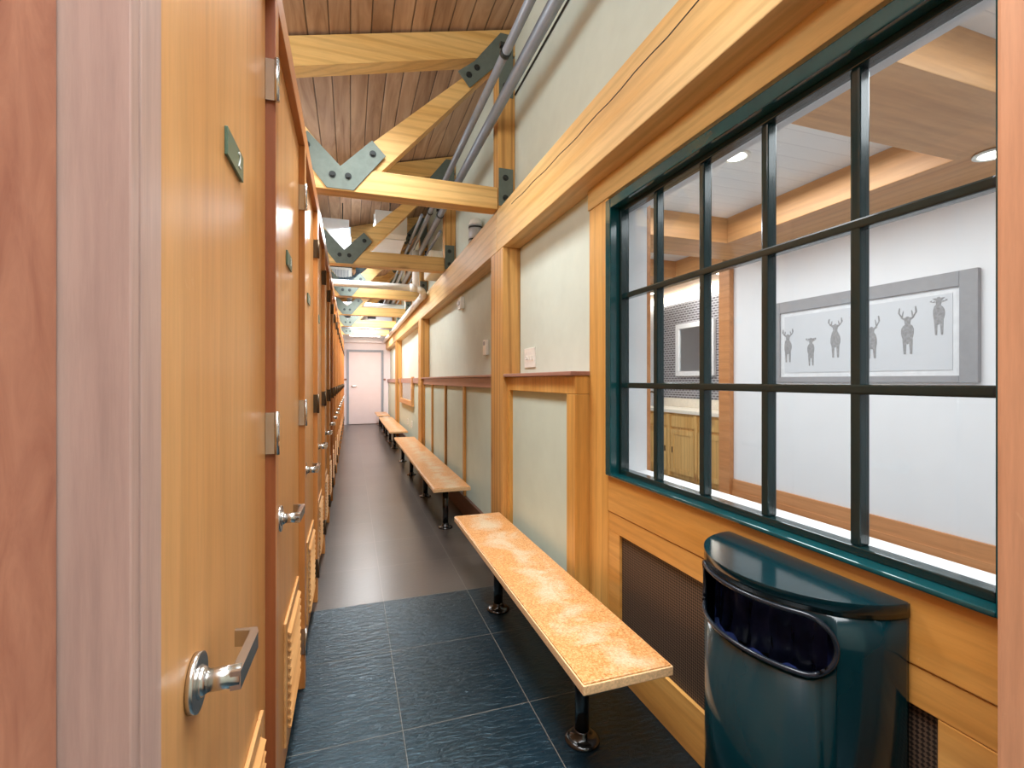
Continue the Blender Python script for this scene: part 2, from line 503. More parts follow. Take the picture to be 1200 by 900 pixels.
class MB:
    def __init__(s):
        s.bm = bmesh.new()

    def box(s, x0, x1, y0, y1, z0, z1, bev=0.0, rot=None, seg=2):
        t = bmesh.new()
        bmesh.ops.create_cube(t, size=1)
        cx, cy, cz = (x0 + x1) / 2, (y0 + y1) / 2, (z0 + z1) / 2
        for v in t.verts:
            v.co = Vector((v.co.x * abs(x1 - x0), v.co.y * abs(y1 - y0), v.co.z * abs(z1 - z0)))
        if bev:
            bmesh.ops.bevel(t, geom=t.edges[:], offset=bev, segments=seg, profile=.6, affect='EDGES')
        for v in t.verts:
            if rot is not None:
                v.co = rot @ v.co
            v.co += Vector((cx, cy, cz))
        s._take(t)
        return s

    def _take(s, t):
        me = bpy.data.meshes.new('tmp')
        t.to_mesh(me)
        t.free()
        s.bm.from_mesh(me)
        bpy.data.meshes.remove(me)

    def cyl(s, p, q, r, n=16, r2=None):
        p, q = Vector(p), Vector(q)
        t = bmesh.new()
        d = q - p
        bmesh.ops.create_cone(t, cap_ends=True, segments=n, radius1=r, radius2=r if r2 is None else r2, depth=d.length)
        R = d.to_track_quat('Z', 'Y').to_matrix().to_4x4()
        bmesh.ops.transform(t, matrix=Matrix.Translation((p + q) / 2) @ R, verts=t.verts)
        for f in t.faces:
            f.smooth = len(f.verts) == 4
        s._take(t)
        return s

    def ball(s, p, r, n=12):
        t = bmesh.new()
        bmesh.ops.create_uvsphere(t, u_segments=n, v_segments=n // 2 + 2, radius=r)
        bmesh.ops.translate(t, vec=Vector(p), verts=t.verts)
        for f in t.faces:
            f.smooth = True
        s._take(t)
        return s

    def path(s, pts, r, n=14):
        for a, b in zip(pts, pts[1:]):
            s.cyl(a, b, r, n)
        for a in pts[1:-1]:
            s.ball(a, r, n)
        return s

    def prism(s, poly, axis, a, b):
        """poly of 2-D points extruded along axis from a to b; (y,z) for X, (x,z) for Y, (x,y) for Z"""
        def P(u, v, t):
            return {'X': (t, u, v), 'Y': (u, t, v), 'Z': (u, v, t)}[axis]
        lo = [s.bm.verts.new(P(u, v, a)) for u, v in poly]
        hi = [s.bm.verts.new(P(u, v, b)) for u, v in poly]
        n = len(poly)
        fs = [s.bm.faces.new(lo), s.bm.faces.new(hi[::-1])]
        for i in range(n):
            fs.append(s.bm.faces.new((lo[i], hi[i], hi[(i + 1) % n], lo[(i + 1) % n])))
        return s

    def loop_tube(s, pts, r, n=10):
        """smooth tube round a closed loop of points"""
        P = [Vector(p) for p in pts]
        N = len(P)
        rings = []
        for i in range(N):
            d = (P[(i + 1) % N] - P[i - 1]).normalized()
            a = Vector((P[i].x - BX, P[i].y - BY, 0)).normalized()
            a = (a - d * a.dot(d)).normalized()
            c = d.cross(a)
            rings.append([s.bm.verts.new(P[i] + r * (a * math.cos(2 * PI * k / n) + c * math.sin(2 * PI * k / n))) for k in range(n)])
        for i in range(N):
            A, B = rings[i], rings[(i + 1) % N]
            for k in range(n):
                f = s.bm.faces.new((A[k], A[(k + 1) % n], B[(k + 1) % n], B[k]))
                f.smooth = True
        return s

    def lathe(s, c, prof, n=28):
        rings = []
        for r, z in prof:
            rings.append([s.bm.verts.new((c[0] + r * math.cos(2 * PI * k / n), c[1] + r * math.sin(2 * PI * k / n), c[2] + z)) for k in range(n)])
        for a, b in zip(rings, rings[1:]):
            for k in range(n):
                f = s.bm.faces.new((a[k], a[(k + 1) % n], b[(k + 1) % n], b[k]))
                f.smooth = True
        s.bm.faces.new(rings[0][::-1])
        s.bm.faces.new(rings[-1])
        return s

    def build(s, name, mat, parent=None, origin=None, smooth=None):
        bmesh.ops.recalc_face_normals(s.bm, faces=s.bm.faces[:])
        if parent is not None:
            org = ORG[parent.name]
        else:
            if origin is None:
                xs = [v.co for v in s.bm.verts]
                org = Vector(((min(v.x for v in xs) + max(v.x for v in xs)) / 2, (min(v.y for v in xs) + max(v.y for v in xs)) / 2, min(v.z for v in xs)))
            else:
                org = Vector(origin)
        bmesh.ops.translate(s.bm, vec=-org, verts=s.bm.verts[:])
        me = bpy.data.meshes.new(name)
        s.bm.to_mesh(me)
        s.bm.free()
        me.materials.append(mat)
        o = bpy.data.objects.new(name, me)
        COL.objects.link(o)
        if parent is not None:
            o.parent = parent
        else:
            o.location = org
        ORG[o.name] = org
        return o


def tag(o, label=None, cat=None, group=None, kind=None):
    for k, v in (('label', label), ('category', cat), ('group', group), ('kind', kind)):
        if v:
            o[k] = v
    return o


def thing(name, loc, label, cat, group=None):
    o = bpy.data.objects.new(name, None)
    o.empty_display_size = .1
    COL.objects.link(o)
    o.location = loc
    ORG[o.name] = Vector(loc)
    return tag(o, label, cat, group)


def struct(name, mb, mat, label=None, cat=None):
    o = mb.build(name, mat, None, (0, 0, 0))
    return tag(o, label or name.replace('_', ' '), cat or name.split('_')[0], None, 'structure')


def kids(o):
    return [c for c in COL.objects if c.parent == o]


def copy_tree(o, delta, label=None, skip=()):
    r = o.copy()
    COL.objects.link(r)
    r.location = Vector(o.location) + Vector(delta)
    if label:
        r['label'] = label
    for ch in kids(o):
        if any(ch.name.startswith(x) for x in skip):
            continue
        c = ch.copy()
        COL.objects.link(c)
        c.parent = r
        for g in kids(ch):
            d = g.copy()
            COL.objects.link(d)
            d.parent = c
    return r


def text_obj(body, name, mat, parent, loc, size, rot):
    cu = bpy.data.curves.new(name, 'FONT')
    cu.body = body
    cu.size = size
    cu.extrude = .0008
    cu.align_x = 'CENTER'
    cu.align_y = 'CENTER'
    t = bpy.data.objects.new('tmp_text', cu)
    COL.objects.link(t)
    bpy.context.view_layer.update()
    me = bpy.data.meshes.new_from_object(t.evaluated_get(bpy.context.evaluated_depsgraph_get()))
    bpy.data.objects.remove(t)
    me.name = name
    me.materials.clear()
    me.materials.append(mat)
    me.transform(Matrix.Translation(Vector(loc) - ORG[parent.name]) @ rot)
    o = bpy.data.objects.new(name, me)
    COL.objects.link(o)
    o.parent = parent
    ORG[o.name] = ORG[parent.name]
    return o


ORD = ['first', 'second', 'third', 'fourth', 'fifth', 'sixth', 'seventh', 'eighth', 'ninth', 'tenth', 'eleventh', 'twelfth',
       'thirteenth', 'fourteenth', 'fifteenth', 'sixteenth', 'seventeenth', 'eighteenth', 'nineteenth']

# ------------------------------------------------------------------ shell
YE = 15.5            # far wall
XW = 1.18            # right plaster
struct('floor', MB().box(-2.4, 1.30, -1.6, YE + .1, -.1, 0), M['floor'], 'dark slate tiled corridor floor')
RZ = lambda x: 3.72 + .26 * x
struct('ceiling', MB().prism([(-2.45, RZ(-2.45)), (1.40, RZ(1.40)), (1.40, RZ(1.40) + .1), (-2.45, RZ(-2.45) + .1)], 'Y', -1.6, YE + .15),
       M['planks'], 'sloping plank ceiling above the trusses')
struct('wall_left', MB().box(-2.5, -2.4, -1.6, YE + .1, 0, 3.12), M['wall'], 'plaster wall behind the stalls')
struct('wall_far', MB().box(-2.4, 1.30, YE, YE + .1, 0, 4.05), M['white_far'], 'white end wall of the corridor')
struct('wall_near', MB().box(-2.4, 1.30, -1.7, -1.601, 0, 4.05), M['wall'], 'plaster wall behind the camera')
WY0, WY1, WZ0, WZ1 = .512, 2.00, .905, 2.195
b = MB()
for (x0, x1) in ((XW, 1.235),):
    b.box(x0, x1, -1.6, WY0, 0, RZ(XW)).box(x0, x1, WY1, YE, 0, RZ(XW)).box(x0, x1, WY0, WY1, 0, WZ0).box(x0, x1, WY0, WY1, WZ1, RZ(XW))
struct('wall_right', b, M['wall'], 'pale plaster wall along the right of the corridor')

# adjoining room seen through the window
b = MB()
b.box(1.2352, 1.37, -1.6, WY0, 0, 2.9).box(1.2352, 1.37, WY1, 9, 0, 2.9).box(1.2352, 1.37, WY0, WY1, 0, WZ0 + .010).box(1.2352, 1.37, WY0, WY1, WZ1, 2.9)
struct('wall_lounge_near', b, M['white'], 'white wall and deep window reveal inside the next room')
LX = 4.0
struct('wall_lounge_right', MB().box(LX, LX + .12, -1.6, 4.21, 0, 2.9), M['white'], 'white wall with the deer picture')
struct('wall_lounge_back', MB().box(1.37, 5.7, -1.72, -1.6, 0, 2.9), M['white'], 'white wall at the near end of the next room')
struct('wall_lounge_far', MB().box(1.37, 5.7, 9, 9.12, 0, 2.9), M['white'], 'white far wall of the next room')
struct('wall_alcove', MB().box(4.68, 4.8, -1.6, 9, 0, 2.9), M['white'], 'white wall behind the washbasin alcove')
struct('floor_lounge', MB().box(1.30, 5.7, -1.72, 9.1, -.1, 0), M['carpet'], 'grey carpet of the next room')
struct('ceiling_lounge', MB().box(1.2352, 5.7, -1.72, 9.1, 2.9, 3.0), M['boards'], 'white boarded ceiling of the next room')
b = MB().box(LX - .022, LX, -1.6, 4.21, 0.01, .27, .004).box(LX - .03, LX - .022, -1.6, 4.21, .0, .15, .003)
struct('baseboard_lounge', b, M['lounge_base'], 'wooden baseboard under the deer picture')
# boxed ceiling beams of the room
b = MB().box(3.40, LX, 0, 3.66, 2.66, 2.9, .006)
struct('trim_1', b, M['lounge_wood'], 'boxed wooden ceiling beam along the deer wall', 'beam')
struct('trim_2', MB().box(1.37, 3.398, 1.35, 1.85, 2.655, 2.9, .006), M['lounge_wood_x'], 'wide wooden ceiling beam crossing the next room', 'beam')
struct('trim_3', MB().box(1.37, LX, 3.662, 4.18, 2.66, 2.9, .006), M['lounge_wood_x'], 'wooden ceiling beam before the washbasin alcove', 'beam')
struct('trim_4', MB().box(1.37, LX, 5.2, 5.6, 2.68, 2.9, .006), M['lounge_wood_x'], 'wooden ceiling beam deep in the next room', 'beam')
struct('trim_5', MB().box(LX + .001, 4.52, 4.375, 8.9, 2.645, 2.9, .006), M['lounge_wood'], 'wooden soffit over the washbasins', 'beam')
struct('trim_6', MB().box(LX - .06, LX + .13, 4.212, 4.37, 0, 2.655, .005), M['lounge_base'], 'wooden post at the corner of the deer wall', 'post')
struct('trim_7', MB().box(1.371, 1.392, 2.0, 2.10, .8, 2.25, .003), M['lounge_base'], 'wooden casing on the inner side of the window', 'casing')
struct('wall_tiles', MB().box(4.655, 4.68, 4.375, 6.35, 1.09, 2.50), M['tile'], 'grey mosaic tiles behind the mirror')
cl = MB().box(4.56, 4.6795, 4.375, 7.2, 2.56, 2.62).build('cove_light', M['cove'])
tag(cl, 'bright cove light strip above the grey mosaic tiles', 'light')


def downlight(x, y, z, label):
    t = thing('recessed_light', (x, y, z - .012), label, 'ceiling light')
    m = MB()
    n = 28
    m.lathe((x, y, z - .012), [(.062, .012), (.062, .004), (.082, 0), (.090, .004), (.090, .012)], n).build('trim_ring', M['plastic'], t)
    MB().cyl((x, y, z - .010), (x, y, z - .001), .061, n).build('lens', M['lamp'], t)


downlight(2.52, 2.63, 2.90, 'round recessed light in the white boarded ceiling panel')
downlight(3.50, 1.72, 2.655, 'round recessed light under the wooden beam, nearest the right window edge')
downlight(4.22, 4.62, 2.645, 'round recessed light beside the corner post by the washbasins')
downlight(4.20, 6.05, 2.645, 'round recessed light deep over the washbasins')

# picture with deer
PX = LX - .035
t = thing('framed_picture', (PX, 2.9, 1.33), 'wide grey framed drawing of six deer on the white wall', 'picture')


def onx(px, py, X):
    u = (px - 600) / 560
    v = (446 - py) / 560
    s_, c_ = math.sin(YAW), math.cos(YAW)
    dx, dy = s_ + c_ * u, c_ - s_ * u
    k = X / dx
    return k * dy, HC + k * v


py0, pz1 = onx(1146, 313, PX)
py1, _ = onx(903, 355, PX)
pz0 = 1.335
fw = .105
m = MB()
m.box(PX, LX, py0, py0 + fw, pz0, pz1, .004).box(PX, LX, py1 - fw, py1, pz0, pz1, .004)
m.box(PX, LX, py0 + fw, py1 - fw, pz1 - fw, pz1, .004).box(PX, LX, py0 + fw, py1 - fw, pz0, pz0 + .05, .004)
m.build('frame', M['picture_frame'], t)
MB().box(PX + .018, PX + .03, py0 + fw, py1 - fw, pz0 + .05, pz1 - fw).build('mount', M['mount'], t)
MB().box(PX + .014, PX + .0179, py0 + fw + .045, py1 - fw - .045, pz0 + .09, pz1 - fw - .04).build('paper', M['paper'], t)


LAY = [0]


def blob(m, pts, x0, x1):
    LAY[0] = (LAY[0] + 1) % 23
    m.prism(pts, 'X', x0 - .00006 * LAY[0], x1)


def deer(px, ytop, ybody, ybot, wpx, antler=1.0):
    dm = MB()
    xa, xb = PX + .0118, PX + .0139
    yc, zt = onx(px, ytop, PX)
    _, zb = onx(px, ybody, PX)
    _, z0 = onx(px, ybot, PX)
    ye, _ = onx(px + wpx / 2, ytop, PX)
    W = abs(yc - ye) * 2
    H = zb - z0
    leg = .36 * H
    body = []
    for k in range(16):
        a = 2 * PI * k / 16
        r = 1 + .08 * math.sin(3 * a + px)
        body.append((yc + .5 * W * r * math.cos(a), z0 + leg + (H - leg) * .46 + (H - leg) * .5 * r * math.sin(a)))
    blob(dm, body, xa, xb)
    for sx, dx in ((-.26, -.30), (.24, .20)):
        blob(dm, [(yc + (sx - .15) * W, z0 + leg * 1.3), (yc + (sx + .15) * W, z0 + leg * 1.3), (yc + (dx + .09) * W, z0), (yc + (dx - .07) * W, z0)], xa, xb)
    hd = []
    for k in range(10):
        a = 2 * PI * k / 10
        hd.append((yc + .24 * W * math.cos(a), zb + .04 * H + .16 * H * math.sin(a)))
    blob(dm, hd, xa, xb)
    for sx in (-1, 1):
        blob(dm, [(yc + sx * .18 * W, zb + .06 * H), (yc + sx * .55 * W, zb + .16 * H), (yc + sx * .2 * W, zb + .16 * H)], xa, xb)
        A = (zt - zb) * antler
        wv = .02 * antler
        pl = [(.08, .1), (.45, .35), (.72, .65), (.66, 1.0)]
        q = [(yc + sx * a * W * .95, zb + A * h) for a, h in pl]
        tk = .010
        for (a, h), (c, d) in zip(q, q[1:]):
            blob(dm, [(a - tk * .6, h), (a + tk * .6, h), (c + tk * .4, d), (c - tk * .4, d)], xa, xb)
        c1 = q[1]
        blob(dm, [(c1[0] - tk * .5, c1[1]), (c1[0] + tk * .5, c1[1]), (c1[0] - sx * .10 * W + .003, c1[1] + .42 * A), (c1[0] - sx * .10 * W - .003, c1[1] + .42 * A)], xa, xb)
    dm.build('deer_drawing', M['ink'], t)


for a in ((922, 386, 397, 424.5, 8.5), (949, 396, 401, 428.5, 8), (977.5, 373, 386, 419, 11.5), (1020, 371, 389, 420, 13), (1062, 360, 378, 415, 15), (1098.5, 348, 355, 392.5, 14, .5)):
    deer(*a)

# vanity
t = thing('vanity_cabinet', (4.4, 5.4, 0), 'pine washbasin cabinet with panelled doors under the mirror', 'cabinet')
VX0, VY0, VY1 = 4.14, 4.42, 6.30
VXB = 4.654
MB().box(VX0, VXB, VY0, VY1, .06, .915, .004).box(VX0 + .04, VXB, VY0, VY1, 0, .06).build('body', M['cabinet'], t)
MB().box(VX0 - .04, VXB, VY0 - .04, VY1 + .04, .916, .962, .006).build('countertop', M['counter'], t)
MB().box(VXB - .025, VXB, VY0 - .04, VY1 + .04, .963, 1.088, .003).build('backsplash', M['counter'], t)
yy = VY0 + .04
n = 0
while yy + .5 < VY1:
    m = MB()
    m.box(VX0 - .018, VX0, yy, yy + .46, .12, .70, .003)
    d = m.build('door', M['cabinet'], t)
    g = MB()
    g.box(VX0 - .026, VX0 - .0181, yy, yy + .06, .12, .70).box(VX0 - .026, VX0 - .0181, yy + .40, yy + .46, .12, .70)
    g.box(VX0 - .026, VX0 - .0181, yy + .06, yy + .40, .63, .70).box(VX0 - .026, VX0 - .0181, yy + .06, yy + .40, .12, .18)
    g.build('door_frame', M['cabinet'], d)
    hy = yy + (.42 if n % 2 else .04)
    MB().box(VX0 - .034, VX0 - .0262, hy - .01, hy + .01, .38, .46, .003).build('pull', M['bronze'], d)
    MB().box(VX0 - .018, VX0, yy, yy + .46, .73, .88, .004).build('drawer', M['cabinet'], t)
    pl = MB().box(VX0 - .03, VX0, yy + .475, yy + .525, .06, .74, .003)
    pl.prism([(VX0 - .03, .74), (VX0, .74), (VX0, .90), (VX0 - .038, .90), (VX0 - .036, .84)], 'Y', yy + .47, yy + .53)
    pl.build('pilaster', M['cabinet'], t)
    yy += .54
    n += 1
my0, mz1 = onx(837, 373, 4.62)
my1, mz1b = onx(792, 381, 4.62)
_, mz0 = onx(815, 440.5, 4.62)
mz1 = (mz1 + mz1b) / 2
t = thing('wall_mirror', (4.63, (my0 + my1) / 2, mz0), 'white framed mirror on the grey mosaic tiles', 'mirror')
m = MB()
for q in ((my0, my0 + .07, mz0, mz1), (my1 - .07, my1, mz0, mz1), (my0 + .07, my1 - .07, mz0, mz0 + .07), (my0 + .07, my1 - .07, mz1 - .07, mz1)):
    m.box(4.61, 4.6545, *q, .004)
m.build('frame', M['mount'], t)
MB().box(4.63, 4.642, my0 + .07, my1 - .07, mz0 + .07, mz1 - .07).build('mirror_glass', M['mirror'], t)
fy, fz = onx(763, 470, 4.4)
t = thing('tap', (4.5, fy, .963), 'dark curved tap on the pale washbasin counter', 'tap')
MB().cyl((4.5, fy, .963), (4.5, fy, .977), .035).build('base', M['bronze'], t)
MB().path([(4.5, fy, .972), (4.5, fy, 1.10), (4.47, fy, 1.16), (4.41, fy, 1.18), (4.35, fy, 1.16), (4.33, fy, 1.11)], .014).build('spout', M['bronze'], t)

# ------------------------------------------------------------------ window_1 of the corridor (teal)
XF0, XF1 = 1.140, 1.234
m = MB()
T = .045
m.box(XF0, XF1, WY0, WY0 + T, WZ0, WZ1, .004).box(XF0, XF1, WY1 - T, WY1, WZ0, WZ1, .004)
m.box(XF0, XF1, WY0 + T, WY1 - T, WZ0, WZ0 + .012, .004).box(XF0, XF1, WY0 + T, WY1 - T, WZ1 - T, WZ1, .004)
win = struct('window_1', m, M['teal'], 'large teal interior window of fifteen panes', 'window')
gy0, gy1, gz0, gz1 = WY0 + T, WY1 - T, WZ0 + .012, WZ1 - T
sash = MB()
S = .022
sash.box(1.185, 1.228, gy0, gy0 + S, gz0, gz1, .003).box(1.185, 1.228, gy1 - S, gy1, gz0, gz1, .003)
sash.box(1.185, 1.228, gy0 + S, gy1 - S, gz0, gz0 + S, .003).box(1.185, 1.228, gy0 + S, gy1 - S, gz1 - S, gz1, .003)
for k in range(1, 5):
    y = .855 + .275 * (k - 1)
    sash.box(1.190, 1.226, y - .0125, y + .0125, gz0 + S, gz1 - S, .005)
for k in range(1, 3):
    z = gz0 + (gz1 - gz0) * k / 3
    sash.box(1.1885, 1.2245, gy0 + S, gy1 - S, z - .0125, z + .0125, .005)
s_ = sash.build('window_sash', M['teal_dark'], win)
MB().box(1.2085, 1.2125, gy0 + .01, gy1 - .01, gz0 + .01, gz1 - .01).build('window_glass', M['glass'], win)

# window bay woodwork
XB = 1.155
struct('trim_8', MB().box(XB, XW, WY1, 2.187, 0, 2.215, .003), M['trim_z'], 'upright wooden casing left of the teal window', 'casing')
struct('trim_9', MB().box(XB - .004, XW, .512, 2.197, 2.2165, 2.319, .003), M['trim_pale'], 'pale wooden head casing over the teal window', 'casing')
struct('trim_10', MB().box(XB, XW, .512, WY1 - .0005, .735, WZ0 - .001, .003), M['trim_y'], 'wooden apron board under the teal window', 'board')
m = MB().box(XB + .003, XW, .512, WY1 - .0005, .645, .733, .003).box(XB + .003, XW, 1.905, WY1 - .0005, .195, .645, .003)
m.box(XB + .003, XW, .512, .66, .195, .645, .003).box(XB + .003, XW, .512, WY1 - .0005, 0.0, .195, .003)
struct('trim_11', m, M['trim_y'], 'wooden frame around the dark mesh panel', 'frame')
g = MB().box(1.172, 1.1795, .662, 1.903, .197, .643).build('mesh_grille', M['mesh'])
tag(g, 'dark brown woven mesh grille under the teal window', 'grille')

# near post at the right
tag(MB().box(1.043, 1.1795, .20, .508, 0, 2.318, .006).build('timber_post', M['post_pink']),
    'pale pinkish wooden post at the right end of the teal window', 'post')

# ------------------------------------------------------------------ posts, beams, wainscot
for y, lab in ((3.30, 'tall knotty wooden post behind the nearest bench'), (7.56, 'wooden post behind the far end of the second bench'), (11.86, 'wooden post beside the farthest benches')):
    tag(MB().box(1.043, 1.1795, y, y + .31, 0, 2.3185, .006).build('timber_post', M['timber_z']), lab, 'post')
ys = [-1.5, 3.455, 7.715, 12.015, YE - .002]
labs = ['long cracked timber beam above the teal window', 'timber beam resting on the post behind the nearest bench', 'timber beam over the small framed wall window', 'timber beam reaching the far white wall']
for a, c, lab in zip(ys, ys[1:], labs):
    o = MB().box(1.043, 1.1795, a + .001, c - .001, 2.319, 2.63, .006).build('timber_beam', M['timber_y'])
    tag(o, lab, 'beam')
    if a < 0:
        ck = MB()
        pts = [(y, 2.548 + .012 * math.sin(y * 2.3) + .004 * math.sin(y * 17)) for y in [-.5 + i * .1 for i in range(37)]]
        ck.prism([(y, z + .0022) for y, z in pts] + [(y, z - .0022) for y, z in pts[::-1]], 'X', 1.0415, 1.045)
        ck.build('crack', M['bolt'], o)

# wainscot
XN = 1.075
m = MB()
m.box(XN, XW, 2.188, 2.288, .19, 1.28, .003).box(XN, XW, 3.24, 3.298, .19, 1.28, .003)
m.box(XN, XW, 2.188, 3.298, 1.281, 1.375, .003)
struct('trim_12', m, M['trim_z'], 'orange wooden frame of the near wainscot panel', 'wainscot')
struct('trim_13', MB().box(1.045, XW, 2.18, 3.298, 1.3755, 1.398, .004), M['rail_mauve'], 'wooden cap rail of the near wainscot', 'rail')
struct('trim_14', MB().box(1.10, XW, 2.289, 3.239, .19, 1.28), M['panel'], 'pale panel behind the nearest bench', 'panel')
struct('baseboard_near', MB().box(XN - .004, XW, 2.188, 3.298, 0, .189, .003), M['trim_y'])
# second bay
m = MB().box(XN, XW, 3.612, 7.558, 1.29, 1.378, .003)
struct('trim_15', m, M['rail_mauve'], 'mauve wooden band of the second wainscot', 'rail')
struct('trim_16', MB().box(1.045, XW, 3.612, 7.558, 1.3785, 1.398, .004), M['rail_mauve'], 'cap rail of the second wainscot', 'rail')
m = MB()
for y in (4.70, 5.71, 6.70):
    m.box(XN + .002, XW, y, y + .06, .192, 1.289, .003)
m.box(XN + .002, XW, 3.612, 3.66, .192, 1.289, .003).box(XN + .002, XW, 7.50, 7.558, .192, 1.289, .003)
struct('trim_17', m, M['timber_z'], 'upright battens of the second wainscot', 'batten')
struct('trim_18', MB().box(1.10, XW, 3.612, 7.558, .191, 1.289), M['panel'], 'pale panels behind the second bench', 'panel')
struct('baseboard_middle', MB().box(XN, XW, 3.612, 7.558, 0, .19, .003), M['base_dark'])
# third and fourth bays
for i, (a, c) in enumerate(((7.872, 11.858), (12.172, YE))):
    struct('trim_%d' % (19 + 3 * i), MB().box(1.12, XW, a, c, .17, 1.30), M['panel'], 'plain panel in wall bay %s' % ('three', 'four')[i], 'panel')
    struct('trim_%d' % (20 + 3 * i), MB().box(1.09, XW, a, c, 1.301, 1.398, .003), M['rail_mauve'], 'rail in wall bay %s' % ('three', 'four')[i], 'rail')
    struct('trim_%d' % (21 + 3 * i), MB().box(1.10, XW, a, c, 0, .169, .003), M['base_dark'], 'baseboard in wall bay %s' % ('three', 'four')[i], 'baseboard')
m = MB()
wy0, wy1, wz0, wz1 = 9.0, 11.3, .86, 1.42
m.box(1.07, 1.119, wy0, wy0 + .12, wz0, wz1, .004).box(1.07, 1.119, wy1 - .12, wy1, wz0, wz1, .004).box(1.07, 1.119, wy0 + .12, wy1 - .12, wz0, wz0 + .10, .004)
w2 = struct('window_2', m, M['louver'], 'small wood framed window in the far part of the right wall', 'window')
MB().box(1.098, 1.104, wy0 + .12, wy1 - .12, wz0 + .10, 1.299).build('window_glass', M['glass'], w2)

# wall fittings
t = thing('light_switch', (1.176, 3.10, 1.44), 'triple light switch plate on the plaster beside the knotty post', 'switch')
MB().box(1.172, 1.1795, 2.99, 3.20, 1.44, 1.575, .003).build('plate', M['plastic'], t)
for k in range(3):
    y = 3.04 + .055 * k
    MB().box(1.162, 1.1725, y - .006, y + .006, 1.495, 1.522, .002).build('toggle', M['plastic'], t)
t = thing('thermostat', (1.17, 4.19, 1.58), 'white thermostat box on the wall past the knotty post', 'thermostat')
MB().box(1.148, 1.1795, 4.15, 4.24, 1.58, 1.72, .006).build('housing', M['plastic'], t)
MB().box(1.1465, 1.1478, 4.17, 4.22, 1.67, 1.705).build('display', M['grey_frame'], t)
t = thing('fire_alarm', (1.16, 5.20, 2.14), 'small white alarm strobe high on the plaster wall', 'alarm')
MB().box(1.135, 1.1795, 5.12, 5.27, 2.14, 2.27, .008).build('housing', M['plastic'], t)
MB().box(1.118, 1.1345, 5.16, 5.23, 2.18, 2.23, .006).build('lens', M['white'], t)
for y, lab in ((10.0, 'white outlet plate on the wall under the small window'), (9.3, 'white outlet plate nearest the second bench')):
    t = thing('wall_outlet', (1.116, y, .45), lab, 'outlet')
    MB().box(1.112, 1.1195, y - .045, y + .045, .45, .57, .003).build('plate', M['plastic'], t)
    for z in (.48, .525):
        MB().box(1.1105, 1.1122, y - .02, y + .02, z, z + .025, .002).build('socket', M['grey_frame'], t)

# far door
t = struct('door_1', MB().box(-.05, .90, YE - .03, YE - .0005, .015, 2.23, .004), M['door_white'], 'plain white door at the end of the corridor', 'door')
m = MB().box(-.12, -.052, YE - .05, YE - .0005, 0, 2.30, .004).box(.902, .97, YE - .05, YE - .0005, 0, 2.30, .004).box(-.052, .902, YE - .05, YE - .0005, 2.232, 2.30, .004)
m.build('door_frame', M['grey_frame'], t)
m = MB().cyl((.04, YE - .03, 1.18), (.04, YE - .07, 1.18), .02).box(.03, .17, YE - .085, YE - .068, 1.17, 1.19, .004)
m.build('door_handle', M['chrome'], t)
struct('trim_25', MB().box(-.19, -.121, YE - .03, YE - .0005, 1.36, 1.41).box(.972, 1.04, YE - .03, YE - .0005, 1.36, 1.41), M['rail_mauve'], 'rail on the far wall', 'rail')
struct('trim_26', MB().box(-.19, 1.04, YE - .12, YE - .0005, 2.52, 2.60, .005), M['white_far'], 'ledge over the far door', 'ledge')

# ------------------------------------------------------------------ stall fronts on the left
XD, XP = -.215, -.190
Y0, PITCH, DW = .608, .86, .802
ZD = 2.378


def make_door(y0):
    t = thing('stall_door', (XD, y0, 0), 'x', 'door', 'stall doors along the left of the corridor')
    y1 = y0 + .805
    MB().box(XD - .04, XD, y0 + .001, y1 - .001, .025, ZD - .0005, .002).build('door_slab', M['door'], t)
    # louvered vent
    ly0, ly1, lz0, lz1 = y0 + .30, y0 + .72, .11, .53
    m = MB()
    for q in ((ly0, ly0 + .035, lz0, lz1), (ly1 - .035, ly1, lz0, lz1), (ly0 + .035, ly1 - .035, lz0, lz0 + .035), (ly0 + .035, ly1 - .035, lz1 - .035, lz1)):
        m.box(XD + .0003, XD + .010, *q, .003)
    lv = m.build('louver_vent', M['louver'], t)
    m = MB()
    R = Matrix.Rotation(math.radians(35), 3, 'Y')
    for k in range(12):
        z = lz0 + .05 + k * (lz1 - lz0 - .1) / 11
        m.box(XD + .003, XD + .021, ly0 + .036, ly1 - .036, z - .003, z + .003, 0, R)
    m.build('louver_slat', M['louver'], lv)
    # lever handle
    hy, hz = y0 + .188, .916
    h = MB().cyl((XD + .0003, hy, hz), (XD + .010, hy, hz), .040, 28).build('lever_handle', M['chrome'], t)
    MB().cyl((XD + .0095, hy, hz), (XD + .062, hy, hz), .0155, 20).cyl((XD + .009, hy, hz), (XD + .02, hy, hz), .024, 20, .0155).build('spindle', M['chrome'], h)
    m = MB()
    m.prism([(XD + .050, hy - .014), (XD + .064, hy - .014), (XD + .068, hy + .10), (XD + .064, hy + .118), (XD + .03, hy + .122), (XD + .03, hy + .114), (XD + .055, hy + .108)], 'Z', hz - .0135, hz + .0135)
    m.build('lever', M['chrome'], h)
    # sign plate
    sy = y0 + .435
    s = MB().box(XD + .0003, XD + .006, sy - .066, sy + .066, 1.757, 1.808, .001).build('sign_plate', M['sign'], t)
    return t, s, sy


RT = Matrix(((0, 0, 1, 0), (1, 0, 0, 0), (0, 1, 0, 0), (0, 0, 0, 1)))


def add_hinges(t, y1, mat):
    for z in (2.15, 1.21, .21):
        m = MB().box(XD + .001, XP + .003, y1 - .0062, y1 - .0022, z - .055, z + .055)
        m.cyl((XP + .004, y1 - .007, z - .057), (XP + .004, y1 - .007, z + .057), .0065, 10)
        m.build('hinge', mat, t)


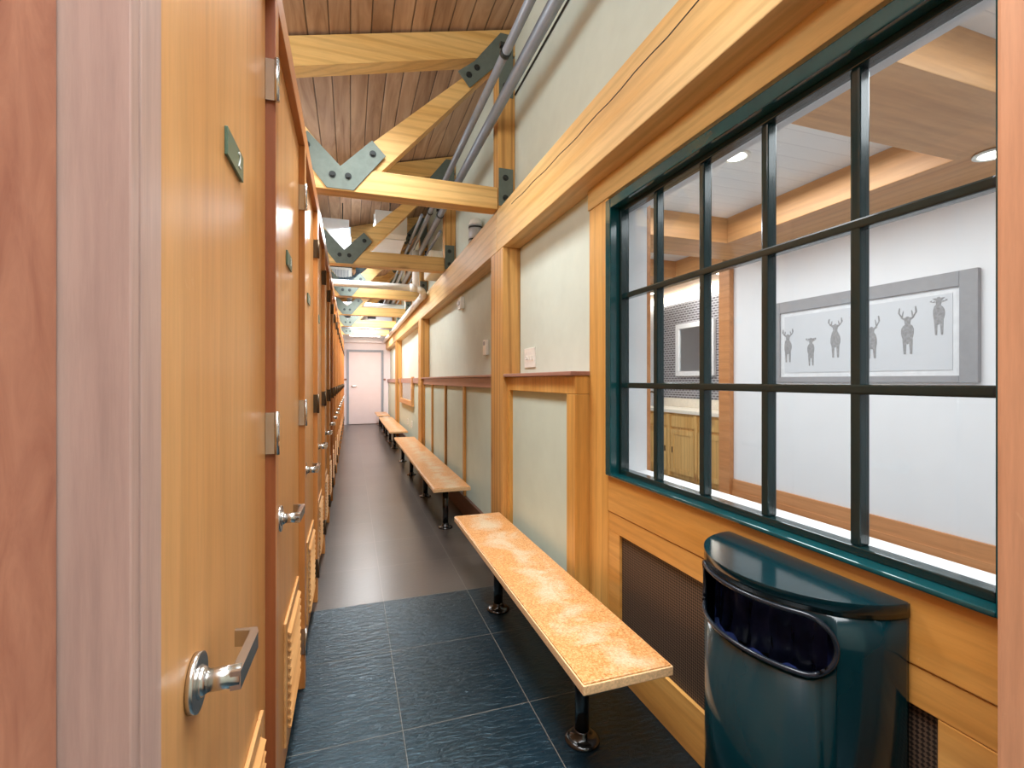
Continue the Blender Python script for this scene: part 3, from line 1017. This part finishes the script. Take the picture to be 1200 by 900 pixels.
d2, s2, sy2 = make_door(Y0)
d2['label'] = 'wide orange wooden stall door with number 2 sign, nearest the camera'
text_obj('2', 'numeral', M['sign_white'], s2, (XD + .0065, sy2 + .028, 1.785), .042, RT)
add_hinges(d2, Y0 + .805, M['chrome'])
d3, s3, sy3 = make_door(Y0 + PITCH)
d3['label'] = 'orange wooden stall door just past the number 2 door'
text_obj('3', 'numeral', M['sign_white'], s3, (XD + .0065, sy3 + .028, 1.785), .042, RT)
add_hinges(d3, Y0 + PITCH + .805, M['chrome'])
d4, s4, sy4 = make_door(Y0 + 2 * PITCH)
d4['label'] = 'orange wooden stall door, third along from the number 2 door inclusive'
add_hinges(d4, Y0 + 2 * PITCH + .805, M['bronze'])
for k in range(3, 17):
    copy_tree(d4, (0, (k - 2) * PITCH, 0), 'orange wooden stall door, %s in the row counting the number 2 door as first' % ORD[k])

# pilasters
def pil(y, k):
    o = MB().box(-.30, XP, y + .006, y + .0545, 0.002, ZD - .0005, .0025).build('stall_pilaster', M['pilaster'])
    MB().box(-.30, XP - .001, y, y + .0058, 0.002, ZD - .0005, .001).build('added_near_face', M['edge'] if k == 0 else M['pilaster'], o)  # thin added face; on the first upright it carries the brown shade
    return tag(o, 'slim wooden upright between stall doors, %s past the number 2 door' % ORD[k], 'pilaster', 'uprights between the stall doors')


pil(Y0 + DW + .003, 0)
p1 = pil(Y0 + DW + .003 + PITCH, 1)
for k in range(2, 17):
    copy_tree(p1, (0, (k - 1) * PITCH, 0), 'slim wooden upright between stall doors, %s past the number 2 door' % ORD[k])
# near upright, two mauve boards with a gap
t = thing('stall_jamb', (-.22, .55, 0), 'mauve wooden jamb boards at the left of the number 2 door', 'jamb')
MB().box(-.30, -.192, .530, .548, .002, 2.6, .0015).build('jamb_board', M['pilaster_mauve'], t)
MB().box(-.30, -.192, .553, .606, .002, 2.6, .002).build('jamb_board', M['pilaster_mauve'], t)
tag(MB().box(-.29, -.245, -.35, .527, .01, 2.6, .002).build('stall_door', M['door_red']),
    'reddish wooden door at the left edge, closest to the camera', 'door')
tag(MB().box(-.30, XP, .6075, YE - .002, ZD, 2.465, .003).build('stall_header', M['header']),
    'long wooden header running over all the stall doors', 'header')
struct('wall_stalls', MB().box(-.36, -.302, -1.5, YE - .002, 0, 2.46), M['pilaster'], 'backing behind the stall doors')

# ------------------------------------------------------------------ benches
def bench(y0, y1, legs, label, first):
    X0, X1, ZT, TH = .70, 1.03, .39, .036
    xc = (X0 + X1) / 2
    t = thing('bench', (xc, (y0 + y1) / 2, 0), label, 'bench', 'benches along the right wall')
    m = MB().box(X0, X1, y0, y1, ZT - TH, ZT, .007)
    m.build('seat', M['bench'], t)
    e = MB()
    e.box(X0 - .004, X0 + .008, y0 - .004, y1 + .004, ZT - TH - .001, ZT - .006, .003)
    e.box(X1 - .008, X1 + .004, y0 - .004, y1 + .004, ZT - TH - .001, ZT - .006, .003)
    e.box(X0 + .008, X1 - .008, y0 - .004, y0 + .008, ZT - TH - .001, ZT - .006, .003)
    e.box(X0 + .008, X1 - .008, y1 - .008, y1 + .004, ZT - TH - .001, ZT - .006, .003)
    e.build('edging', M['bench_edge'], t)
    for y in legs:
        l = MB().cyl((.825, y, .012), (.825, y, ZT - TH - .012), .027, 20).build('leg', M['black'], t)
        MB().lathe((.825, y, 0), [(.066, 0), (.066, .008), (.052, .014), (.034, .018), (.031, .036), (.0272, .042)], 28).build('flange', M['black'], l)
        MB().box(.72, 1.0, y - .035, y + .035, ZT - TH - .012, ZT - TH - .0012, .002).build('bracket', M['black'], l)
    return t


bench(1.36, 3.34, (1.62, 2.70), 'nearest wooden bench with worn orange top in front of the dark mesh grille', True)
bench(4.24, 8.30, (4.36, 5.60, 6.95, 8.15), 'second wooden bench from the camera, on four black legs', False)
bench(9.25, 13.0, (9.75, 10.9, 12.0, 12.85), 'third wooden bench along the right wall, before the small window', False)
bench(13.7, 15.2, (14.0, 14.9), 'farthest short bench beside the end door', False)

# ------------------------------------------------------------------ litter bin
BX, BY, BR, BD = 1.150, .967, .259, .232
t = thing('litter_bin', (1.02, BY, 0), 'half-round glossy dark green litter bin against the wall under the teal window', 'bin')


def bp(phi, k=1.0):
    return (BX - BD * k * math.sin(phi) - 0, BY - BR * k * math.cos(phi))


NA = 72
zs = [.004, .03, .45, .66, .70]
OZ0, OZ1 = .690, .826
PH0, PH1 = math.radians(38), math.radians(142)
m = MB()
bmv = m.bm
# body shell with a stadium opening: columns of quads whose upper and lower edges follow the opening
rh = (OZ1 - OZ0) / 2
zc = (OZ0 + OZ1) / 2
arc = lambda p: p * .247


def half_h(p):
    e = min(arc(p) - arc(PH0), arc(PH1) - arc(p))
    if e <= 0:
        return 0
    if e >= rh:
        return rh
    return math.sqrt(max(0, rh * rh - (rh - e) ** 2))


phis = sorted(set([PI * k / NA for k in range(NA + 1)] + [PH0 + (rh / .247) * (1 - math.cos(PI / 2 * j / 8)) for j in range(9)] + [PH1 - (rh / .247) * (1 - math.cos(PI / 2 * j / 8)) for j in range(9)]))
ZTB = .838
lo, a_, b_, hi = [], [], [], []
for p in phis:
    x, y = bp(p)
    h = half_h(p)
    lo.append(bmv.verts.new((x, y, .004)))
    a_.append(bmv.verts.new((x, y, zc - h)))
    b_.append(bmv.verts.new((x, y, zc + h)) if h > 0 else a_[-1])
    hi.append(bmv.verts.new((x, y, ZTB)))
for i in range(len(phis) - 1):
    for q in ((lo[i], lo[i + 1], a_[i + 1], a_[i]),):
        f = bmv.faces.new(q)
        f.smooth = True
    f = bmv.faces.new((b_[i], b_[i + 1], hi[i + 1], hi[i]))
    f.smooth = True
f = bmv.faces.new((lo[0], a_[0], hi[0], hi[-1], a_[-1], lo[-1]))
f = bmv.faces.new(lo)
body = m.build('body', M['bin'], t)
md = body.modifiers.new('thickness', 'SOLIDIFY')
md.thickness = .004
md.offset = -1
# lid
pts = [bp(PI * k / NA, 1.008) for k in range(NA + 1)]
m = MB().prism(pts, 'Z', .836, .868)
bmesh.ops.bevel(m.bm, geom=[e for e in m.bm.edges if all(v.co.z > .86 for v in e.verts)], offset=.0022, segments=2, affect='EDGES')
for f in m.bm.faces:
    f.smooth = len(f.verts) == 4
lid = m.build('lid', M['bin'], t)
# black rim round the opening
ring = []
for p in phis:
    if PH0 <= p <= PH1 + 1e-6:
        ring.append((p, zc + half_h(p)))
low = [(p, 2 * zc - z) for p, z in ring][::-1]
loop = [(bp(p, 1.006)[0], bp(p, 1.006)[1], z) for p, z in ring + low[1:-1]]
m = MB().loop_tube(loop, .006)
m.build('opening_rim', M['bin_rim'], t)
# bag inside
m = MB()
n1, n2 = 40, 10
grid = []
for j in range(n2 + 1):
    row = []
    for i in range(n1 + 1):
        p = PI * (.04 + .92 * i / n1)
        k = .90 - .03 * math.sin(i * 2.1) * (j / n2) - .05 * (j / n2)
        x, y = bp(p, k)
        row.append(m.bm.verts.new((x, y, .60 + .20 * j / n2 + .008 * math.sin(i * 1.3 + j))))
    grid.append(row)
for j in range(n2):
    for i in range(n1):
        if .20 * j / n2 > .075 and .18 < i / n1 < .80:
            continue
        f = m.bm.faces.new((grid[j][i], grid[j][i + 1], grid[j + 1][i + 1], grid[j + 1][i]))
        f.smooth = True
back = []
for j in range(11):
    row = []
    for i in range(41):
        y = BY - BR * .86 + 2 * BR * .86 * i / 40
        x = BX - .030 - .05 * abs(i - 20) / 20 * (1 - j / 10) - .014 * math.sin(i * 1.1 + .5 * math.sin(j * .9)) - .008 * math.sin(i * 2.7 + j * .5)
        row.append(m.bm.verts.new((x, y, .58 + .24 * j / 10 - .05 * math.sin(PI * i / 40) * j / 10)))
    back.append(row)
for j in range(10):
    for i in range(40):
        f = m.bm.faces.new((back[j][i], back[j][i + 1], back[j + 1][i + 1], back[j + 1][i]))
        f.smooth = True
m.build('bin_bag', M['bag'], t)
m = MB().box(BX - .012, BX - .006, BY - BR * .93, BY + BR * .93, .1, .83)
m.build('back_liner', M['bin_in'], t)

# ------------------------------------------------------------------ roof trusses
def bolts(g, pts, y, r=.014):
    for x, z in pts:
        m = MB()
        m.cyl((x, y + .002, z), (x, y - .012, z), r, 6)
        m.cyl((x, y + .002, z), (x, y - .004, z), r * 1.6, 14)
        m.build('bolt', M['bolt'], g)


def make_truss(y, label, right_half=True):
    t = thing('roof_truss', (0, y, 2.63), label, 'truss', 'timber trusses over the corridor')
    D = .13
    MB().box(-2.395, 1.042, y, y + D, 2.632, 2.795, .005).build('bottom_chord', M['timber_x'], t)
    tb = lambda x: 3.50 + .26 * x
    MB().prism([(-2.395, tb(-2.395)), (1.178, tb(1.178)), (1.178, tb(1.178) + .2), (-2.395, tb(-2.395) + .2)], 'Y', y, y + D).build('top_chord', M['timber_x'], t)
    MB().box(1.046, 1.178, y, y + D, 2.632, tb(1.1), .005).build('wall_post', M['timber_z'], t)
    xc, zb = -.066, 2.70
    h = .092
    # right diagonal
    xe = 1.02
    MB().prism([(xc + .1, zb + .1 + h), (xc + .17, 2.796), (xc + .264, 2.796), (1.045, 1.045 - xc + zb - h), (1.045, tb(1.0) - .001), (.98, tb(.98) - .001)], 'Y', y + .012, y + D - .012).build('diagonal', M['timber_x'], t)
    xl = -.93
    MB().prism([(xc - .1, zb + .1 + h), (xc - .17, 2.796), (xc - .264, 2.796), (-.75, .75 + xc + zb - h), (-.62, tb(-.62) - .001), (-.56, tb(-.56) - .001)], 'Y', y + .012, y + D - .012).build('diagonal', M['timber_x'], t)
    # V gusset
    L = .205
    g = MB().prism([(xc, 2.64), (xc + .085, 2.64), (xc + L + h * .98, zb + L - h * .02), (xc + L, zb + L + h), (xc, zb + h), (xc - L, zb + L + h), (xc - L - h * .98, zb + L - h * .02), (xc - .085, 2.64)], 'Y', y - .009, y - .0005).build('gusset_plate', M['steel'], t)
    bolts(g, [(xc + .05, 2.73), (xc - .05, 2.73), (xc + .21, zb + .205), (xc - .21, zb + .205)], y - .009)
    # upper gusset along the diagonal and the post
    d0 = .78
    z0 = d0 - xc + zb
    g = MB().prism([(d0 - .04, z0 + h - .04), (d0 + .045, z0 - h + .04), (1.05, 1.05 - xc + zb - h * 1.05), (1.05, 3.48), (1.16, 3.48), (1.16, 3.95), (1.06, 3.95), (.86, .86 - xc + zb + h * .75)], 'Y', y - .009, y - .0005).build('gusset_plate', M['steel'], t)
    bolts(g, [(.82, .82 - xc + zb), (.88, .88 - xc + zb + .005), (1.10, 3.56)], y - .009)
    g = MB().box(1.048, 1.16, y - .009, y - .0005, 2.66, 2.94).build('gusset_plate', M['steel'], t)
    bolts(g, [(1.10, 2.87), (1.10, 2.72)], y - .009)
    return t


TY = [3.42, 5.57, 7.70, 9.82, 11.95, 14.1]
tr0 = make_truss(TY[0], 'nearest timber roof truss with grey steel plates')
for k in range(1, 6):
    copy_tree(tr0, (0, TY[k] - TY[0], 0), 'timber roof truss, %s from the camera' % ORD[k])

# ------------------------------------------------------------------ pipes and services
def conduit(pts, r, label, mat='conduit', clamps=(), name='conduit', cat='pipe'):
    t = thing(name, pts[0], label, cat)
    MB().path(pts, r).build('tube', M[mat], t)
    for y in clamps:
        x, z = pts[0][0], pts[0][2]
        m = MB().cyl((x, y, z), (x, y + .03, z), r + .006, 16)
        m.box(x - r - .008, x + r + .008, y + .002, y + .028, z + r + .001, z + r + .025)
        m.build('clamp', M['bolt'], t)
    return t


conduit([(.85, -1.5, 3.25), (.85, YE - .01, 3.25)], .026, 'thinner grey conduit, left of the pair under the roof', clamps=(2.62, 5.4, 9.6))
conduit([(.965, -1.5, 3.235), (.965, YE - .01, 3.235)], .036, 'thicker grey conduit, right of the pair under the roof', clamps=(5.4, 9.6))
conduit([(.74, 5.3, 3.17), (.74, YE - .01, 3.17)], .017, 'slim grey conduit starting at the second truss', clamps=(6.4, 9.6))
conduit([(1.035, 5.8, 3.17), (1.035, YE - .01, 3.17)], .018, 'slim grey conduit close to the right wall past the second truss', clamps=(6.9,))
conduit([(1.171, -1.5, 3.56), (1.171, 3.40, 3.50)], .006, 'thin black cable running along the top of the plaster wall', 'cable', name='cable', cat='cable')
t = thing('drain_pipe', (-1.9, 6.75, 2.63), 'white plastic pipe crossing the corridor and following the beam', 'pipe')
MB().path([(-2.39, 6.75, 2.665), (.88, 6.75, 2.64), (.955, 6.78, 2.605), (.985, 6.86, 2.57), (.985, YE - .13, 2.565)], .046, 18).build('tube', M['pvc'], t)
MB().path([(.86, 6.75, 2.66), (.86, 6.75, 3.16)], .046, 18).build('riser', M['pvc'], t)
MB().cyl((.78, 6.75, 2.642), (.86, 6.75, 2.640), .054, 18).cyl((.985, 6.9, 2.5695), (.985, 6.98, 2.569), .054, 18).build('coupling', M['pvc'], t)

t = thing('duct_box', (-.5, 7.0, 3.0), 'pale sheet metal duct box above the stalls past the second truss', 'duct')
MB().box(-.95, -.02, 6.5, 7.3, 3.0, 3.42, .006).build('casing', M['duct'], t)
MB().box(-.97, -.0, 6.86, 6.90, 2.98, 3.44, .004).build('flange', M['duct'], t)
MB().cyl((-.1, 6.6, 3.421), (-.1, 6.6, 3.66), .006).cyl((-.8, 6.6, 3.421), (-.8, 6.6, 3.49), .006).build('hanger', M['bolt'], t)
t = thing('supply_duct', (.5, 10, 3.15), 'long galvanised duct hanging over the far corridor', 'duct')
MB().box(.28, .66, 6.0, 7.66, 3.14, 3.42, .006).build('casing', M['duct'], t)
m = MB()
for y in (6.2, 6.9, 7.5):
    m.box(.27, .67, y, y + .03, 3.13, 3.43)
m.build('flange', M['duct'], t)
m = MB()
for y in (6.2, 7.5):
    m.cyl((.47, y + .015, 3.431), (.47, y + .015, 3.83), .006)
m.build('hanger', M['bolt'], t)
t = thing('air_grille_box', (-.25, 8.4, 2.9), 'white air handling box with a slotted grille above the stalls', 'vent')
MB().box(-.60, .02, 8.1, 8.9, 2.86, 3.16, .006).build('casing', M['plastic'], t)
m = MB()
for k in range(16):
    m.box(-.50 + k * .03, -.485 + k * .03, 8.09, 8.0995, 2.90, 3.12)
m.build('grille_slat', M['grey_frame'], t)
MB().box(-.54, .02, 8.30, 8.33, 3.161, 3.56).build('hanger', M['bolt'], t)
t = thing('flexible_duct', (-.1, 8.0, 2.83), 'dark flexible duct bending under the grille box', 'duct')
m = MB()
pp = [(-.9, 7.94, 2.90), (-.35, 7.94, 2.90), (-.1, 7.95, 2.88), (.08, 7.96, 2.92), (.16, 7.98, 3.02), (.16, 8.0, 3.3)]
m.path(pp, .085, 18)
m.build('hose', M['dark_duct'], t)
m = MB()
for a, c in zip(pp, pp[1:]):
    for k in range(4):
        q = Vector(a).lerp(Vector(c), (k + .5) / 4)
        dd = (Vector(c) - Vector(a)).normalized() * .006
        m.cyl(q - dd, q + dd, .09, 18)
m.build('rib', M['dark_duct'], t)
t = thing('metal_canister', (1.11, 4.35, 2.632), 'grey ribbed canister with a white cap standing on the timber beam', 'canister')
cx, cy = 1.108, 4.35
MB().cyl((cx, cy, 2.632), (cx, cy, 2.80), .064, 24).build('body', M['duct'], t)
MB().lathe((cx, cy, 2.80), [(.062, 0), (.062, .02), (.05, .05), (.03, .062)], 24).build('cap', M['plastic'], t)
MB().cyl((cx, cy, 2.655), (cx, cy, 2.67), .067, 24).cyl((cx, cy, 2.77), (cx, cy, 2.785), .067, 24).build('band', M['bolt'], t)
t = thing('wall_heater', (1.05, 6.35, 2.8), 'white moulded box fixed on the wall behind the second truss', 'box')
MB().box(.95, 1.1795, 6.1, 6.6, 2.72, 3.02, .03, None, 4).build('housing', M['plastic'], t)
MB().box(.944, .9499, 6.2, 6.5, 2.78, 2.94, .003).build('front_panel', M['white'], t)
# far services
t = thing('duct_run', (.3, 12.5, 2.85), 'white duct run crossing under the roof near the far door', 'duct')
MB().box(-1.6, 1.0, 12.5, 13.2, 2.86, 3.12, .006).build('casing', M['duct'], t)
MB().box(-.2, .0, 12.49, 12.4995, 2.90, 3.08).box(.4, .6, 12.49, 12.4995, 2.90, 3.08).build('damper', M['bin_in'], t)
MB().cyl((.0, 12.8, 3.121), (.0, 12.8, 3.7), .006).cyl((.8, 12.8, 3.121), (.8, 12.8, 3.9), .006).build('hanger', M['bolt'], t)
conduit([(-1.5, 10.6, 2.95), (1.15, 10.6, 2.95)], .05, 'silver pipe crossing the far corridor between trusses', 'duct', name='cross_pipe')
conduit([(-1.5, 13.5, 2.78), (1.15, 13.5, 2.78)], .03, 'grey pipe crossing just before the last truss', 'conduit', name='cross_pipe')
conduit([(-.02, 8.95, 3.24), (-.02, 12.4, 3.24)], .06, 'dark pipe running over the far stalls', 'dark_duct', name='service_pipe')
t = thing('strip_light', (.35, 14.9, 2.66), 'white fluorescent strip light above the far door', 'light')
MB().box(-.05, .85, 14.85, 14.97, 2.70, 2.75, .004).build('housing', M['plastic'], t)
MB().cyl((-.03, 14.91, 2.683), (.83, 14.91, 2.683), .016).build('tube', M['lamp'], t)
MB().cyl((.1, 14.91, 2.751), (.1, 14.91, 3.73), .005).cyl((.7, 14.91, 2.751), (.7, 14.91, 3.89), .005).build('hanger', M['bolt'], t)
